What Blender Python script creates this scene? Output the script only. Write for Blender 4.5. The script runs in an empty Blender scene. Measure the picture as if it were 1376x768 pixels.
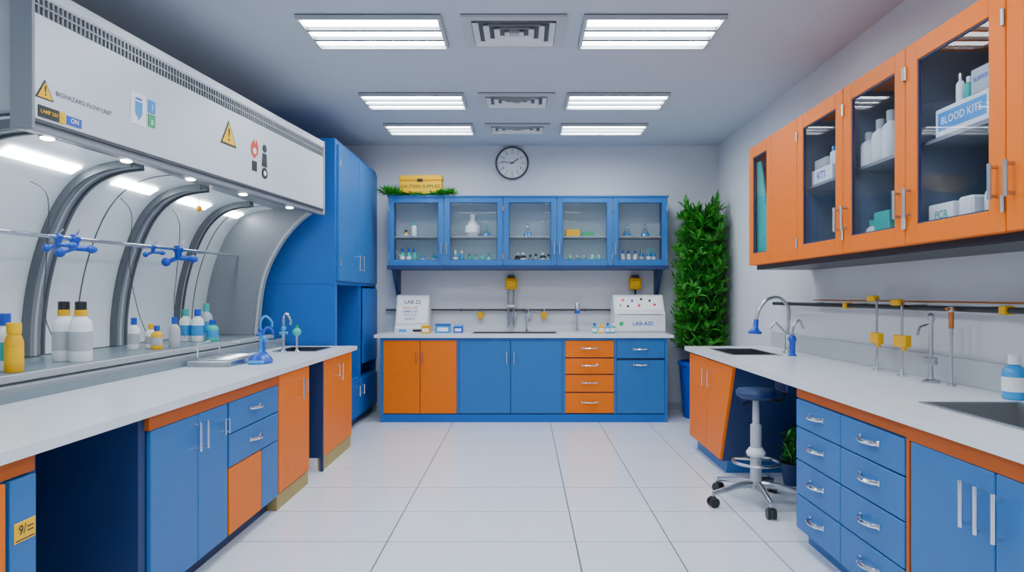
import bpy, math, random
from mathutils import Matrix, Vector
import bmesh
random.seed(7)
SC=bpy.context.scene
T=Matrix.Translation
def RZ(a): return Matrix.Rotation(math.radians(a),4,'Z')
def RX(a): return Matrix.Rotation(math.radians(a),4,'X')

# ---------------- materials ----------------
def mat(name,col,rough=.5,metal=0.,var=.05,scale=6.,emit=None,es=0.,coat=0.,bump=0.,bscale=60.,spec=.5):
    m=bpy.data.materials.new(name); m.use_nodes=True
    nt=m.node_tree; b=nt.nodes['Principled BSDF']
    tc=nt.nodes.new('ShaderNodeTexCoord'); no=nt.nodes.new('ShaderNodeTexNoise')
    no.inputs['Scale'].default_value=scale; no.inputs['Detail'].default_value=3
    nt.links.new(tc.outputs['Object'],no.inputs['Vector'])
    mx=nt.nodes.new('ShaderNodeMix'); mx.data_type='RGBA'
    mx.inputs['A'].default_value=(*[c*(1-var) for c in col],1)
    mx.inputs['B'].default_value=(*[min(1,c*(1+var)) for c in col],1)
    nt.links.new(no.outputs['Fac'],mx.inputs['Factor'])
    nt.links.new(mx.outputs['Result'],b.inputs['Base Color'])
    b.inputs['Roughness'].default_value=rough; b.inputs['Metallic'].default_value=metal
    b.inputs['Specular IOR Level'].default_value=spec
    if coat: b.inputs['Coat Weight'].default_value=coat
    if emit: 
        b.inputs['Emission Color'].default_value=(*emit,1); b.inputs['Emission Strength'].default_value=es
    if bump:
        n2=nt.nodes.new('ShaderNodeTexNoise'); n2.inputs['Scale'].default_value=bscale
        nt.links.new(tc.outputs['Object'],n2.inputs['Vector'])
        bp=nt.nodes.new('ShaderNodeBump'); bp.inputs['Strength'].default_value=bump; bp.inputs['Distance'].default_value=.004
        nt.links.new(n2.outputs['Fac'],bp.inputs['Height']); nt.links.new(bp.outputs['Normal'],b.inputs['Normal'])
    return m
def glassmat(name,tint,base=.05,amp=.8,rough=.02):
    m=bpy.data.materials.new(name); m.use_nodes=True
    nt=m.node_tree; nt.nodes.clear()
    o=nt.nodes.new('ShaderNodeOutputMaterial'); tr=nt.nodes.new('ShaderNodeBsdfTransparent'); gl=nt.nodes.new('ShaderNodeBsdfGlossy')
    gl.inputs['Roughness'].default_value=rough
    tr.inputs['Color'].default_value=(*tint,1)
    lw=nt.nodes.new('ShaderNodeLayerWeight'); lw.inputs['Blend'].default_value=.5
    pw=nt.nodes.new('ShaderNodeMath'); pw.operation='POWER'; pw.inputs[1].default_value=4.
    mu=nt.nodes.new('ShaderNodeMath'); mu.operation='MULTIPLY_ADD'; mu.inputs[1].default_value=amp; mu.inputs[2].default_value=base; mu.use_clamp=True
    mx=nt.nodes.new('ShaderNodeMixShader')
    nt.links.new(lw.outputs['Facing'],pw.inputs[0]); nt.links.new(pw.outputs[0],mu.inputs[0]); nt.links.new(mu.outputs[0],mx.inputs[0])
    nt.links.new(tr.outputs[0],mx.inputs[1]); nt.links.new(gl.outputs[0],mx.inputs[2]); nt.links.new(mx.outputs[0],o.inputs[0])
    return m

WALL=mat('wall_paint',(.65,.675,.715),.75,var=.02,bump=.15,bscale=120)
CEIL=mat('ceiling_paint',(.50,.55,.62),.8,var=.02,bump=.1)
TILE=mat('floor_tile',(.77,.82,.90),.2,var=.02,coat=.25)
GROUT=mat('grout',(.10,.11,.12),.8)
BLUE=mat('blue_laminate',(.024,.145,.41),.45,var=.06,scale=14,spec=.35)
BLUE2=mat('bright_blue_laminate',(.004,.115,.44),.45,var=.05,spec=.35)
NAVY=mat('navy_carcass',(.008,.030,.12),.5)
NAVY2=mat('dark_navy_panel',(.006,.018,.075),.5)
ORG=mat('orange_laminate',(.80,.160,.0),.5,var=.05,scale=14,spec=.25)
RAIL=mat('burnt_orange_rail',(.46,.09,.004),.5,spec=.3)
TOP=mat('white_countertop',(.72,.755,.79),.25,var=.03,scale=40)
TAN=mat('tan_kick',(.40,.31,.10),.6)
STEEL=mat('brushed_steel',(.50,.52,.55),.28,1.,var=.08,scale=30)
CHROME=mat('chrome',(.75,.77,.8),.12,1.)
DSTEEL=mat('dark_sink_steel',(.22,.23,.25),.3,1.)
SSTEEL=mat('satin_sink_steel',(.27,.28,.29),.45,.7)
BLACK=mat('black_plastic',(.012,.013,.016),.4)
DGREY=mat('dark_grey_metal',(.07,.075,.085),.4,.3)
RIB=mat('rib_grey_metal',(.12,.135,.15),.4,.3)
GREY=mat('grey_metal',(.25,.27,.30),.4,.2)
LEDGE=mat('ledge_blue_grey',(.17,.22,.25),.3)
LGREY=mat('light_grey_enamel',(.45,.475,.51),.4)
WHITE=mat('white_enamel',(.74,.76,.79),.35)
HOODW=mat('hood_white_enamel',(.60,.64,.69),.35,var=.04,scale=2)
LINER=mat('hood_liner_white',(.76,.83,.86),.3,var=.03)
PAPER=mat('white_label',(.85,.87,.88),.6)
YEL=mat('yellow_plastic',(.84,.43,.0),.45,spec=.3)
YEL2=mat('warning_yellow',(.88,.50,.0),.5,spec=.3)
BPL=mat('blue_plastic',(.008,.075,.50),.3)
BPL2=mat('sky_blue_liquid',(.03,.30,.70),.25)
TEAL=mat('teal_plastic',(.03,.45,.38),.35)
GREEN=mat('green_plastic',(.02,.36,.13),.4)
RED=mat('red_print',(.65,.04,.02),.5)
COPPER=mat('copper_pipe',(.65,.22,.06),.35,.7)
TUBE=mat('lamp_diffuser',(.9,.9,.9),.4,emit=(.88,.945,1.),es=29.)
HLAMP=mat('hood_lamp',(.9,.9,.9),.4,emit=(.90,.97,1.),es=22.)
SPOT=mat('hood_spot_lens',(.9,.9,.9),.4,emit=(1,1,1),es=16.)
INTL=mat('cabinet_interior_pale',(.60,.72,.78),.5)
INTD=mat('cabinet_interior_slate',(.20,.24,.31),.5)
GLASS=glassmat('clear_glass',(.96,.99,1.),.03,.4)
GLASSD=glassmat('smoked_glass',(.84,.88,.94),.03,.4)
GWARE=glassmat('labware_glass',(.75,.90,.94),.12,.8,.05)
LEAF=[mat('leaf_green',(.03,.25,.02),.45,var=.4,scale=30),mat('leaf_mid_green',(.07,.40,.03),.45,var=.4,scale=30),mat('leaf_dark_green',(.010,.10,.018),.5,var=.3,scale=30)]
STEM=mat('stem_brown',(.12,.10,.04),.7)
SOIL=mat('soil',(.03,.02,.012),.9,bump=.6)

# ---------------- mesh builder ----------------
class B:
    def __init__(s,name,M=None):
        s.name=name; s.M=M or Matrix.Identity(4); s.v=[]; s.f=[]; s.mi=[]; s.mats=[]
    def raw(s,vs,fs,m,X=None):
        if m not in s.mats: s.mats.append(m)
        k=s.mats.index(m); n=len(s.v)
        if X is not None: vs=[X@Vector(v) for v in vs]
        s.v+= [tuple(v) for v in vs]
        s.f+= [tuple(n+i for i in f) for f in fs]; s.mi+=[k]*len(fs)
    def box(s,x0,x1,y0,y1,z0,z1,m,bev=0.,X=None):
        lo=[min(x0,x1),min(y0,y1),min(z0,z1)]; hi=[max(x0,x1),max(y0,y1),max(z0,z1)]
        if bev<=0:
            vs=[(a,b,c) for a in (lo[0],hi[0]) for b in (lo[1],hi[1]) for c in (lo[2],hi[2])]
            s.raw(vs,[(0,1,3,2),(4,6,7,5),(0,4,5,1),(2,3,7,6),(0,2,6,4),(1,5,7,3)],m,X); return
        bev=min(bev,*[(hi[i]-lo[i])*.45 for i in range(3)])
        vs=[];ix={}
        for sx in (0,1):
            for sy in (0,1):
                for sz in (0,1):
                    sg=(sx,sy,sz)
                    for a in range(3):
                        p=[]
                        for i in range(3):
                            e=hi[i] if sg[i] else lo[i]
                            if i!=a: e+= -bev if sg[i] else bev
                            p.append(e)
                        ix[(sg,a)]=len(vs); vs.append(tuple(p))
        fs=[]
        def sgn(d): return tuple(d[i] for i in range(3))
        for a in range(3):
            b,c=[i for i in range(3) if i!=a]
            for sa in (0,1):
                q=[]
                for sb,sc in ((0,0),(1,0),(1,1),(0,1)): q.append(ix[(sgn({a:sa,b:sb,c:sc}),a)])
                fs.append(tuple(q))
        for c in range(3):
            a,b=[i for i in range(3) if i!=c]
            for sa in (0,1):
                for sb in (0,1):
                    k0=sgn({a:sa,b:sb,c:0}); k1=sgn({a:sa,b:sb,c:1})
                    fs.append((ix[(k0,a)],ix[(k1,a)],ix[(k1,b)],ix[(k0,b)]))
        for sx in (0,1):
            for sy in (0,1):
                for sz in (0,1): fs.append(tuple(ix[((sx,sy,sz),a)] for a in range(3)))
        s.raw(vs,fs,m,X)
    def tube(s,pts,r,m,seg=12,X=None,caps=True):
        pts=[Vector(p) for p in pts]; n=len(pts)
        rs=r if isinstance(r,(list,tuple)) else [r]*n
        up=None; vs=[]; fs=[]
        for i,p in enumerate(pts):
            if i==0: t=pts[1]-p
            elif i==n-1: t=p-pts[i-1]
            else: t=(pts[i+1]-p).normalized()+(p-pts[i-1]).normalized()
            t=t.normalized()
            if up is None:
                a=Vector((0,0,1)) if abs(t.z)<.9 else Vector((1,0,0))
                up=(a-t*a.dot(t)).normalized()
            else: up=(up-t*up.dot(t)).normalized()
            w=t.cross(up)
            for k in range(seg):
                a=2*math.pi*k/seg
                vs.append(p+(up*math.cos(a)+w*math.sin(a))*rs[i])
        for i in range(n-1):
            for k in range(seg):
                k2=(k+1)%seg
                fs.append((i*seg+k,i*seg+k2,(i+1)*seg+k2,(i+1)*seg+k))
        if caps: fs.append(tuple(range(seg))); fs.append(tuple((n-1)*seg+k for k in range(seg)))
        s.raw(vs,fs,m,X)
    def lathe(s,c,prof,m,seg=24,X=None,caps=True):
        vs=[];fs=[];n=len(prof)
        for r,z in prof:
            for k in range(seg):
                a=2*math.pi*k/seg; vs.append((c[0]+r*math.cos(a),c[1]+r*math.sin(a),c[2]+z))
        for i in range(n-1):
            for k in range(seg):
                k2=(k+1)%seg; fs.append((i*seg+k,i*seg+k2,(i+1)*seg+k2,(i+1)*seg+k))
        if caps: fs.append(tuple(range(seg))); fs.append(tuple((n-1)*seg+k for k in range(seg)))
        s.raw(vs,fs,m,X)
    def sphere(s,c,r,m,sc=(1,1,1),seg=16,X=None):
        pr=[(max(.0005,r*math.sin(math.pi*i/10)),-r*math.cos(math.pi*i/10)) for i in range(11)]
        Y=T(Vector(c))@Matrix.Diagonal((*sc,1)); Y=(X@Y) if X is not None else Y
        s.lathe((0,0,0),pr,m,seg,Y)
    def prism(s,poly,y0,y1,m,X=None,plane='xz'):
        n=len(poly)
        if plane=='xz': vs=[(a,y0,b) for a,b in poly]+[(a,y1,b) for a,b in poly]
        elif plane=='yz': vs=[(y0,a,b) for a,b in poly]+[(y1,a,b) for a,b in poly]
        else: vs=[(a,b,y0) for a,b in poly]+[(a,b,y1) for a,b in poly]
        fs=[tuple(range(n)),tuple(range(2*n-1,n-1,-1))]+[(i,(i+1)%n,n+(i+1)%n,n+i) for i in range(n)]
        s.raw(vs,fs,m,X)
    def text(s,body,X,size,m):
        cu=bpy.data.curves.new('t','FONT'); cu.body=body; cu.size=size; cu.align_x='CENTER'; cu.align_y='CENTER'; cu.resolution_u=2; cu.offset=size*.012
        ob=bpy.data.objects.new('t',cu); SC.collection.objects.link(ob)
        dg=bpy.context.evaluated_depsgraph_get(); dg.update()
        me=bpy.data.meshes.new_from_object(ob.evaluated_get(dg))
        s.raw([v.co.copy() for v in me.vertices],[tuple(p.vertices) for p in me.polygons],m,X)
        bpy.data.objects.remove(ob); bpy.data.curves.remove(cu); bpy.data.meshes.remove(me)
    def ring(s,x0,x1,y0,y1,w,z0,z1,m):
        s.box(x0,x1,y0,y0+w,z0,z1,m); s.box(x0,x1,y1-w,y1,z0,z1,m)
        s.box(x0,x0+w,y0+w,y1-w,z0,z1,m); s.box(x1-w,x1,y0+w,y1-w,z0,z1,m)
    def done(s,parent=None,recalc=True,smooth=True):
        me=bpy.data.meshes.new(s.name)
        me.from_pydata([s.M@Vector(v) for v in s.v],[],s.f)
        for m in s.mats: me.materials.append(m)
        me.polygons.foreach_set('material_index',s.mi)
        if recalc:
            bm=bmesh.new(); bm.from_mesh(me); bmesh.ops.recalc_face_normals(bm,faces=bm.faces); bm.to_mesh(me); bm.free()
        me.update()
        if smooth:
            me.polygons.foreach_set('use_smooth',[True]*len(me.polygons))
            me.set_sharp_from_angle(angle=.6)
        co=[v.co for v in me.vertices]
        c=Vector(((min(p.x for p in co)+max(p.x for p in co))/2,(min(p.y for p in co)+max(p.y for p in co))/2,min(p.z for p in co)))
        if parent is None:
            me.transform(T(-c))
        ob=bpy.data.objects.new(s.name,me); SC.collection.objects.link(ob)
        if parent is None: ob.location=c
        else: ob.parent=parent
        return ob
def root(name):
    e=bpy.data.objects.new(name,None); SC.collection.objects.link(e); e.empty_display_size=.2; return e
VX=RX(90)

XL,XR,YB,YF,H=-2.95,2.2,7.6,-1.5,3.0
# ---------------- room ----------------
b=B('floor')
b.box(XL-.1,XR+.1,YF-.1,YB+.1,-.1,-.004,GROUT)
xs=[XL-.1,-2.72,-1.72,-.72,.277,.777,1.277,1.777,XR+.1]
ys=[YF-.1]; y=-1.455
while y<YB: ys.append(y); y+=.5
ys.append(YB+.1)
g=.0035
for i in range(len(xs)-1):
    for j in range(len(ys)-1):
        b.box(xs[i]+g,xs[i+1]-g,ys[j]+.0055,ys[j+1]-.0055,-.01,0,TILE,.0008)
b.done()
b=B('ceiling'); b.box(XL-.1,XR+.1,YF-.1,YB+.1,H,H+.1,CEIL); b.done()
b=B('wall_back'); b.box(XL-.1,XR+.1,YB,YB+.1,0,H,WALL); b.done()
b=B('wall_front'); b.box(XL-.1,XR+.1,YF-.1,YF,0,H,WALL); b.done()
b=B('wall_left'); b.box(XL-.1,XL,YF,YB,0,H,WALL); b.done()
b=B('wall_right'); b.box(XR,XR+.1,YF,YB,0,H,WALL); b.done()
b=B('baseboard_right'); b.box(XR-.012,XR,5.9,YB,0,.09,LGREY); b.done()
b=B('baseboard_back'); b.box(1.56,XR-.012,YB-.012,YB,0,.09,LGREY); b.done()

# ---------------- ceiling fixtures ----------------
def lamp(x0,x1,y0,y1):
    b=B('ceiling_light')
    b.box(x0,x1,y0,y1,2.992,2.9995,RIB)
    b.ring(x0,x1,y0,y1,.018,2.968,2.992,LGREY)
    h=(y1-y0-.036); w=h/3
    for i in range(3):
        a=y0+.018+i*w+w*.17; c=a+w*.66
        pr=[(a,2.992),(a,2.982),(a+.02,2.976),((a+c)/2,2.973),(c-.02,2.976),(c,2.982),(c,2.992)]
        b.prism(pr,x0+.03,x1-.03,TUBE,plane='yz')
        if i<2:
            yy=y0+.018+(i+1)*w; b.box(x0+.018,x1-.018,yy-.014,yy+.014,2.964,2.992,RIB)
    b.done()
def vent(x0,x1,y0,y1):
    b=B('ceiling_air_vent')
    b.box(x0,x1,y0,y1,2.994,2.9995,DGREY)
    b.ring(x0,x1,y0,y1,.06,2.980,2.994,LGREY)
    n=4
    dx=(x1-x0)/2-.06; dy=(y1-y0)/2-.06; cx=(x0+x1)/2; cy=(y0+y1)/2
    for i in range(n):
        f0=1-i/n-.02; f1=1-(i+1)/n+.10
        o=[(cx-dx*f0,cy-dy*f0,2.968),(cx+dx*f0,cy-dy*f0,2.968),(cx+dx*f0,cy+dy*f0,2.968),(cx-dx*f0,cy+dy*f0,2.968)]
        q=[(cx-dx*f1,cy-dy*f1,2.992),(cx+dx*f1,cy-dy*f1,2.992),(cx+dx*f1,cy+dy*f1,2.992),(cx-dx*f1,cy+dy*f1,2.992)]
        b.raw(o+q,[(k,(k+1)%4,4+(k+1)%4,4+k) for k in range(4)],WHITE)
    b.box(cx-dx*.12,cx+dx*.12,cy-dy*.12,cy+dy*.12,2.968,2.994,LGREY)
    b.done()
for (y0,y1) in ((4.04,4.55),(5.6,6.02),(6.6,6.97),(2.2,2.7),(.6,1.1),(-1.,-.5)):  # rows near and behind the camera are unseen, added to light that end
    lamp(-1.38,-.50,y0,y1); lamp(.37,1.235,y0,y1); vent(-.38,.265,y0,y1)

# ---------------- cabinet helpers ----------------
def vhandle(b,x,z0,z1,y=-.02,r=.006,m=None):
    m=m or CHROME
    b.tube([(x,y,z0+.012),(x,y-.03,z0+.012)],r*.9,m,8); b.tube([(x,y,z1-.012),(x,y-.03,z1-.012)],r*.9,m,8)
    b.tube([(x,y-.03,z0),(x,y-.03,z1)],r,m,10)
def hhandle(b,x,z,w=.11,y=-.02,r=.008,m=None):
    m=m or CHROME
    pts=[]
    for i in range(9):
        t=i/8; pts.append((x-w/2+w*t, y-.034*math.sin(math.pi*t)**.6 if 0<t<1 else y, z))
    b.tube(pts,[r*.8]+[r]*7+[r*.8],m,8)
    b.box(x-w/2-.006,x-w/2+.012,y-.004,y,z-.012,z+.012,m,.002); b.box(x+w/2-.012,x+w/2+.006,y-.004,y,z-.012,z+.012,m,.002)
def front(b,x0,x1,z0,z1,m,y=0):
    b.box(x0+.003,x1-.003,y-.02,y,z0+.003,z1-.003,m,.003)
def slab(b,x0,x1,y0,y1,z0,z1,holes,m):
    xs=sorted({x0,x1,*[h[0] for h in holes],*[h[1] for h in holes]}); ys=sorted({y0,y1,*[h[2] for h in holes],*[h[3] for h in holes]})
    for i in range(len(xs)-1):
        for j in range(len(ys)-1):
            cx=(xs[i]+xs[i+1])/2; cy=(ys[j]+ys[j+1])/2
            if any(h[0]<cx<h[1] and h[2]<cy<h[3] for h in holes): continue
            b.box(xs[i],xs[i+1],ys[j],ys[j+1],z0,z1,m)
def sink(b,h,z,m,depth=.14):
    x0,x1,y0,y1=h; t=.012
    b.ring(x0-.012,x1+.012,y0-.012,y1+.012,.022,z,z+.004,STEEL)
    b.box(x0,x0+t,y0,y1,z-depth,z,m); b.box(x1-t,x1,y0,y1,z-depth,z,m)
    b.box(x0+t,x1-t,y0,y0+t,z-depth,z,m); b.box(x0+t,x1-t,y1-t,y1,z-depth,z,m)
    b.box(x0,x1,y0,y1,z-depth-t,z-depth,m)
    b.lathe(((x0+x1)/2,(y0+y1)/2,z-depth),[(.035,0),(.035,.003),(.02,.004)],CHROME,16)
def carcass(b,x0,x1,d,z0,z1,m,kick=True,km=None,ins=.05,open_top=False):
    if open_top:
        b.box(x0,x1,0,d,z0,.68,m); b.box(x0,x1,0,.02,.68,z1,m); b.box(x0,x0+.02,.02,d,.68,z1,m); b.box(x1-.02,x1,.02,d,.68,z1,m)
    else: b.box(x0,x1,0,d,z0,z1,m)
    if kick: b.box(x0+.0,x1-.0,ins,d,0,z0,km or NAVY)

# ---------------- LEFT BENCH ----------------
ML=T((-1.5,0,0))@RZ(90)
LB=root('lab_bench')
b=B('countertop',ML)
hole=(5.27,5.72,.13,.46)
slab(b,.3,5.89,-.04,.6,.825,.86,[hole],TOP)
b.done(LB)
b=B('sink_basin',ML); sink(b,hole,.86,DSTEEL,.14); b.done(LB)
b=B('base_cabinet_near',ML)
carcass(b,.3,2.04,.58,.09,.825,BLUE)
b.box(.3,2.04,-.012,0,.77,.825,RAIL)
front(b,.3,1.1,.09,.765,BLUE); front(b,1.1,1.92,.09,.765,ORG); front(b,1.93,2.04,.09,.765,BLUE)
b.box(1.945,2.03,-.023,-.02,.575,.635,YEL2,.002); b.box(1.950,2.025,-.0235,-.023,.580,.584,BLACK); b.text('9/',T((1.975,-.024,.61))@VX,.04,BLACK)
b.box(1.995,2.02,-.0238,-.023,.60,.604,BLACK); b.box(1.995,2.02,-.0238,-.023,.612,.616,BLACK)
b.done(LB)
b=B('knee_space_panels',ML)
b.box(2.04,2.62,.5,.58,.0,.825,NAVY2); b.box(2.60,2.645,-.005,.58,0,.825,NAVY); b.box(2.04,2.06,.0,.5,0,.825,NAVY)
b.done(LB)
b=B('base_cabinet_doors',ML)
carcass(b,2.645,4.05,.58,.09,.825,NAVY)
b.box(2.645,4.05,-.022,0,.765,.825,RAIL)
front(b,2.66,3.05,.09,.765,BLUE); front(b,3.05,3.355,.09,.765,BLUE)
vhandle(b,3.015,.60,.73); vhandle(b,3.085,.60,.73)
for x in (3.27,3.31): vhandle(b,x,.62,.70,r=.004)
front(b,3.37,4.05,.60,.765,BLUE); front(b,3.37,4.05,.43,.60,BLUE)
hhandle(b,3.70,.69,.14); hhandle(b,3.70,.52,.14)
front(b,3.37,3.79,.09,.43,ORG); front(b,3.79,4.05,.09,.43,BLUE)
b.done(LB)
b=B('orange_cabinet',ML)
carcass(b,4.05,4.64,.58,.10,.825,RAIL,km=TAN,ins=.0)
b.box(4.05,4.64,-.01,0,.0,.09,TAN)
front(b,4.05,4.62,.10,.82,ORG,-.005)
vhandle(b,4.42,.62,.76,-.025); vhandle(b,4.50,.66,.74,-.025,.004)
b.done(LB)
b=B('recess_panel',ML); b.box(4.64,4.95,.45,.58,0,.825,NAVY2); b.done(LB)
b=B('orange_end_cabinet',ML)
carcass(b,4.95,5.78,.58,.10,.825,NAVY,km=WHITE,ins=.02,open_top=True)
b.box(4.95,4.97,-.02,0,0,.825,NAVY)
front(b,4.97,5.78,.10,.82,ORG)
vhandle(b,5.30,.66,.76); vhandle(b,5.40,.62,.76)
b.box(4.97,5.78,-.01,.02,.0,.095,TAN)
b.done(LB)
b=B('service_ledge',ML)
b.box(.3,5.89,.60,.64,.0,.925,GREY,.004); b.box(.3,5.89,.64,.70,.0,.90,RIB); b.box(.3,5.89,.70,1.43,.0,.96,LEDGE,.004)
b.box(.3,5.89,.597,.60,.86,.90,LEDGE); b.box(.3,5.89,.69,.705,.925,.960,LGREY,.003)
b.done(LB)

# ---------------- FUME HOOD ----------------
FH=root('fume_hood')
prof=[(-2.75,.965),(-2.745,1.15),(-2.72,1.35),(-2.675,1.54),(-2.61,1.72),(-2.54,1.85),(-2.46,1.94),(-2.375,1.995),(-2.27,2.03),(-2.15,2.045)]
def cat(P,k=4):
    out=[]
    for i in range(len(P)-1):
        p0=P[max(i-1,0)];p1=P[i];p2=P[i+1];p3=P[min(i+2,len(P)-1)]
        for j in range(k):
            t=j/k
            out.append(tuple(.5*((2*p1[d])+(-p0[d]+p2[d])*t+(2*p0[d]-5*p1[d]+4*p2[d]-p3[d])*t*t+(-p0[d]+3*p1[d]-3*p2[d]+p3[d])*t**3) for d in range(len(p1))))
    out.append(P[-1]); return out
pc=cat(prof,3)
def offs(P,d):
    o=[]
    for i,p in enumerate(P):
        a=P[max(i-1,0)]; c=P[min(i+1,len(P)-1)]
        tx,tz=c[0]-a[0],c[1]-a[1]; L=math.hypot(tx,tz); o.append((p[0]+tz/L*d,p[1]-tx/L*d))
    return o
def arch(b,P,d0,d1,y0,y1,m):
    A=offs(P,d0); C=offs(P,d1); n=len(A)
    vs=[(x,y0,z) for x,z in A]+[(x,y0,z) for x,z in C]+[(x,y1,z) for x,z in A]+[(x,y1,z) for x,z in C]
    fs=[]
    for i in range(n-1):
        fs+=[(i,i+1,n+i+1,n+i),(2*n+i,2*n+i+1,3*n+i+1,3*n+i),(i,i+1,2*n+i+1,2*n+i),(n+i,n+i+1,3*n+i+1,3*n+i)]
    fs+=[(0,n,3*n,2*n),(n-1,2*n-1,4*n-1,3*n-1)]
    b.raw(vs,fs,m)
b=B('curved_liner'); arch(b,pc,0,-.02,2.84,5.8,LINER); b.done(FH)
b=B('arch_ribs')
for y,w in ((2.88,.10),(3.73,.11),(4.52,.11),(5.3,.05)):
    arch(b,pc,.028,0,y-w/2,y+w/2,GREY)
    arch(b,pc,.04,0,y-w/2-.012,y-w/2+.006,RIB); arch(b,pc,.04,0,y+w/2-.006,y+w/2+.012,RIB); arch(b,pc,.034,0,y-.008,y+.008,LGREY)
for y in (4.12,5.55): arch(b,pc,.004,0,y-.004,y+.004,RIB)
b.done(FH)
b=B('end_panel')
fe=cat([(-2.29,.962),(-2.285,1.05),(-2.25,1.345),(-2.19,1.55),(-2.09,1.74),(-2.0,1.86),(-1.90,1.96),(-1.80,2.03)],3)
poly=pc+[(-2.0,2.045)]+fe[::-1]
b.prism(poly,5.78,5.80,GREY)
C=offs(fe,-.02)
b.raw([(x,5.76,z) for x,z in fe]+[(x,5.82,z) for x,z in fe]+[(x,5.82,z) for x,z in C]+[(x,5.76,z) for x,z in C],[(k*len(fe)+i,k*len(fe)+i+1,((k+1)%4)*len(fe)+i+1,((k+1)%4)*len(fe)+i) for k in range(4) for i in range(len(fe)-1)],LGREY)
b.done(FH)
b=B('liner_lamps')
sub=[p for p in pc if p[1]>1.95 and p[0]<-2.36]
for y0,y1 in ((3.10,3.60),(3.95,4.35),(4.70,5.10),(5.40,5.68)):
    arch(b,sub,.012,.002,y0,y1,HLAMP)
b.done(FH)
MH=T((-2.061,2.82,0))@RZ(83.6)
LEN=2.995
b=B('hood_canopy',MH)
b.box(0,LEN,.03,.84,2.075,2.62,LGREY,.01)
b.box(.0,LEN,0,.03,2.045,2.50,HOODW,.006)
b.box(-.015,.0,-.01,.10,2.0,2.634,GREY,.004)
b.box(LEN-.012,LEN,-.012,.05,2.0,2.634,LGREY,.003)
b.box(0,LEN,.012,.03,2.50,2.575,DGREY)
n=int(LEN/.026)
for i in range(n):
    x=i*.026; b.box(x,x+.009,.004,.014,2.50,2.575,GREY)
b.box(0,LEN,.002,.014,2.533,2.541,GREY)
b.box(0,LEN,-.004,.10,2.575,2.634,HOODW,.008)
b.box(0,LEN,.01,.05,2.0,2.045,GREY,.004)
b.box(0,LEN,-.004,.012,2.035,2.05,DGREY)
b.raw([(0,.05,2.035),(LEN,.05,2.035),(LEN,.50,2.035+.012),(0,.12,2.047)],[(0,1,2,3)],GREY)
b.box(0,LEN-.02,.055,.085,2.005,2.035,DGREY)
for x in (.15,.65,1.2,1.8,2.5):
    b.lathe((x,.07,1.995),[(.024,.012),(.028,.0),(.020,-.004)],SPOT,16)
    b.lathe((x,.07,2.0),[(.036,.012),(.036,.0)],CHROME,16)
b.done(FH)
b=B('canopy_labels',MH)
def P(x,z,y=-.0015): return T((x,y,z))@VX
def tri(x,z,s):
    b.raw([(x-s/2,-.002,z-s*.43),(x+s/2,-.002,z-s*.43),(x,-.002,z+s*.43)],[(0,1,2)],BLACK)
    q=s*.80; b.raw([(x-q/2,-.004,z-q*.43-.004),(x+q/2,-.004,z-q*.43-.004),(x,-.004,z+q*.43-.004)],[(0,1,2)],YEL2)
    b.text('!',P(x,z-s*.08,-.006),s*.62,BLACK)
tri(.055,2.185,.10); tri(1.494,2.345,.19)
b.text('BIOHAZARD FLOW UNIT',P(.285,2.185),.030,DGREY)
b.box(.02,.13,-.004,0,2.062,2.112,BLACK); b.text('LAMP 230',P(.075,2.087,-.006),.022,YEL2)
b.box(.135,.165,-.004,0,2.062,2.112,YEL2); b.box(.175,.26,-.004,0,2.066,2.105,BPL); b.text('ON',P(.217,2.086,-.006),.03,PAPER)
b.box(.586,.70,-.004,0,2.18,2.345,PAPER)
b.raw([(.615,-.006,2.30),(.67,-.006,2.30),(.67,-.006,2.24),(.643,-.006,2.205),(.615,-.006,2.24)],[(0,1,2,3,4)],BPL2)
b.box(.62,.665,-.007,-.004,2.31,2.318,BPL)
b.box(.72,.775,-.004,0,2.27,2.335,BPL2); b.box(.72,.775,-.004,0,2.195,2.26,GREEN); b.text('i',P(.747,2.30,-.006),.05,PAPER); b.text('a',P(.747,2.225,-.006),.05,PAPER)
# hazard pictograms: red flame + black figures
X0=P(1.82,2.32)
b.raw([(0,-.075,0),(.05,-.03,0),(.055,.02,0),(.02,.075,0),(.015,.03,0),(-.01,.06,0),(-.05,.01,0),(-.045,-.045,0)],[(0,1,2,3,4,5,6,7)],RED,X0)
b.lathe((0,-.02,0),[(.022,.001),(.022,.003)],PAPER,16,X0)
b.lathe((0,0,0),[(.028,0),(.028,.003)],BLACK,16,P(1.96,2.345)); b.raw([(-.04,-.075,0),(.04,-.075,0),(.03,.02,0),(-.03,.02,0)],[(0,1,2,3)],BLACK,P(1.96,2.29))
b.raw([(-.035,-.04,0),(.035,-.04,0),(.035,.03,0),(-.035,.03,0)],[(0,1,2,3)],BLACK,P(1.82,2.20)); b.lathe((0,0,0),[(.04,0),(.04,.003)],BLACK,20,P(1.96,2.17)); b.lathe((0,0,0),[(.018,.003),(.018,.005)],PAPER,20,P(1.96,2.17))
b.done(FH)
ra=Vector((-2.42,2.86,1.595)); rb=Vector((-2.46,5.78,1.645))
def rp(y): t=(y-ra.y)/(rb.y-ra.y); return ra.lerp(rb,t)
b=B('support_rod'); b.tube([ra,rb],.011,CHROME)
for y in (2.9,3.73,4.52,5.3):
    p=rp(y); b.tube([p,(-2.63,y,p.z)],.006,STEEL,8); b.lathe((-2.63,y,p.z-.01),[(.02,0),(.02,.02)],STEEL,12)
b.done(FH)
b=B('cables')
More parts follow.
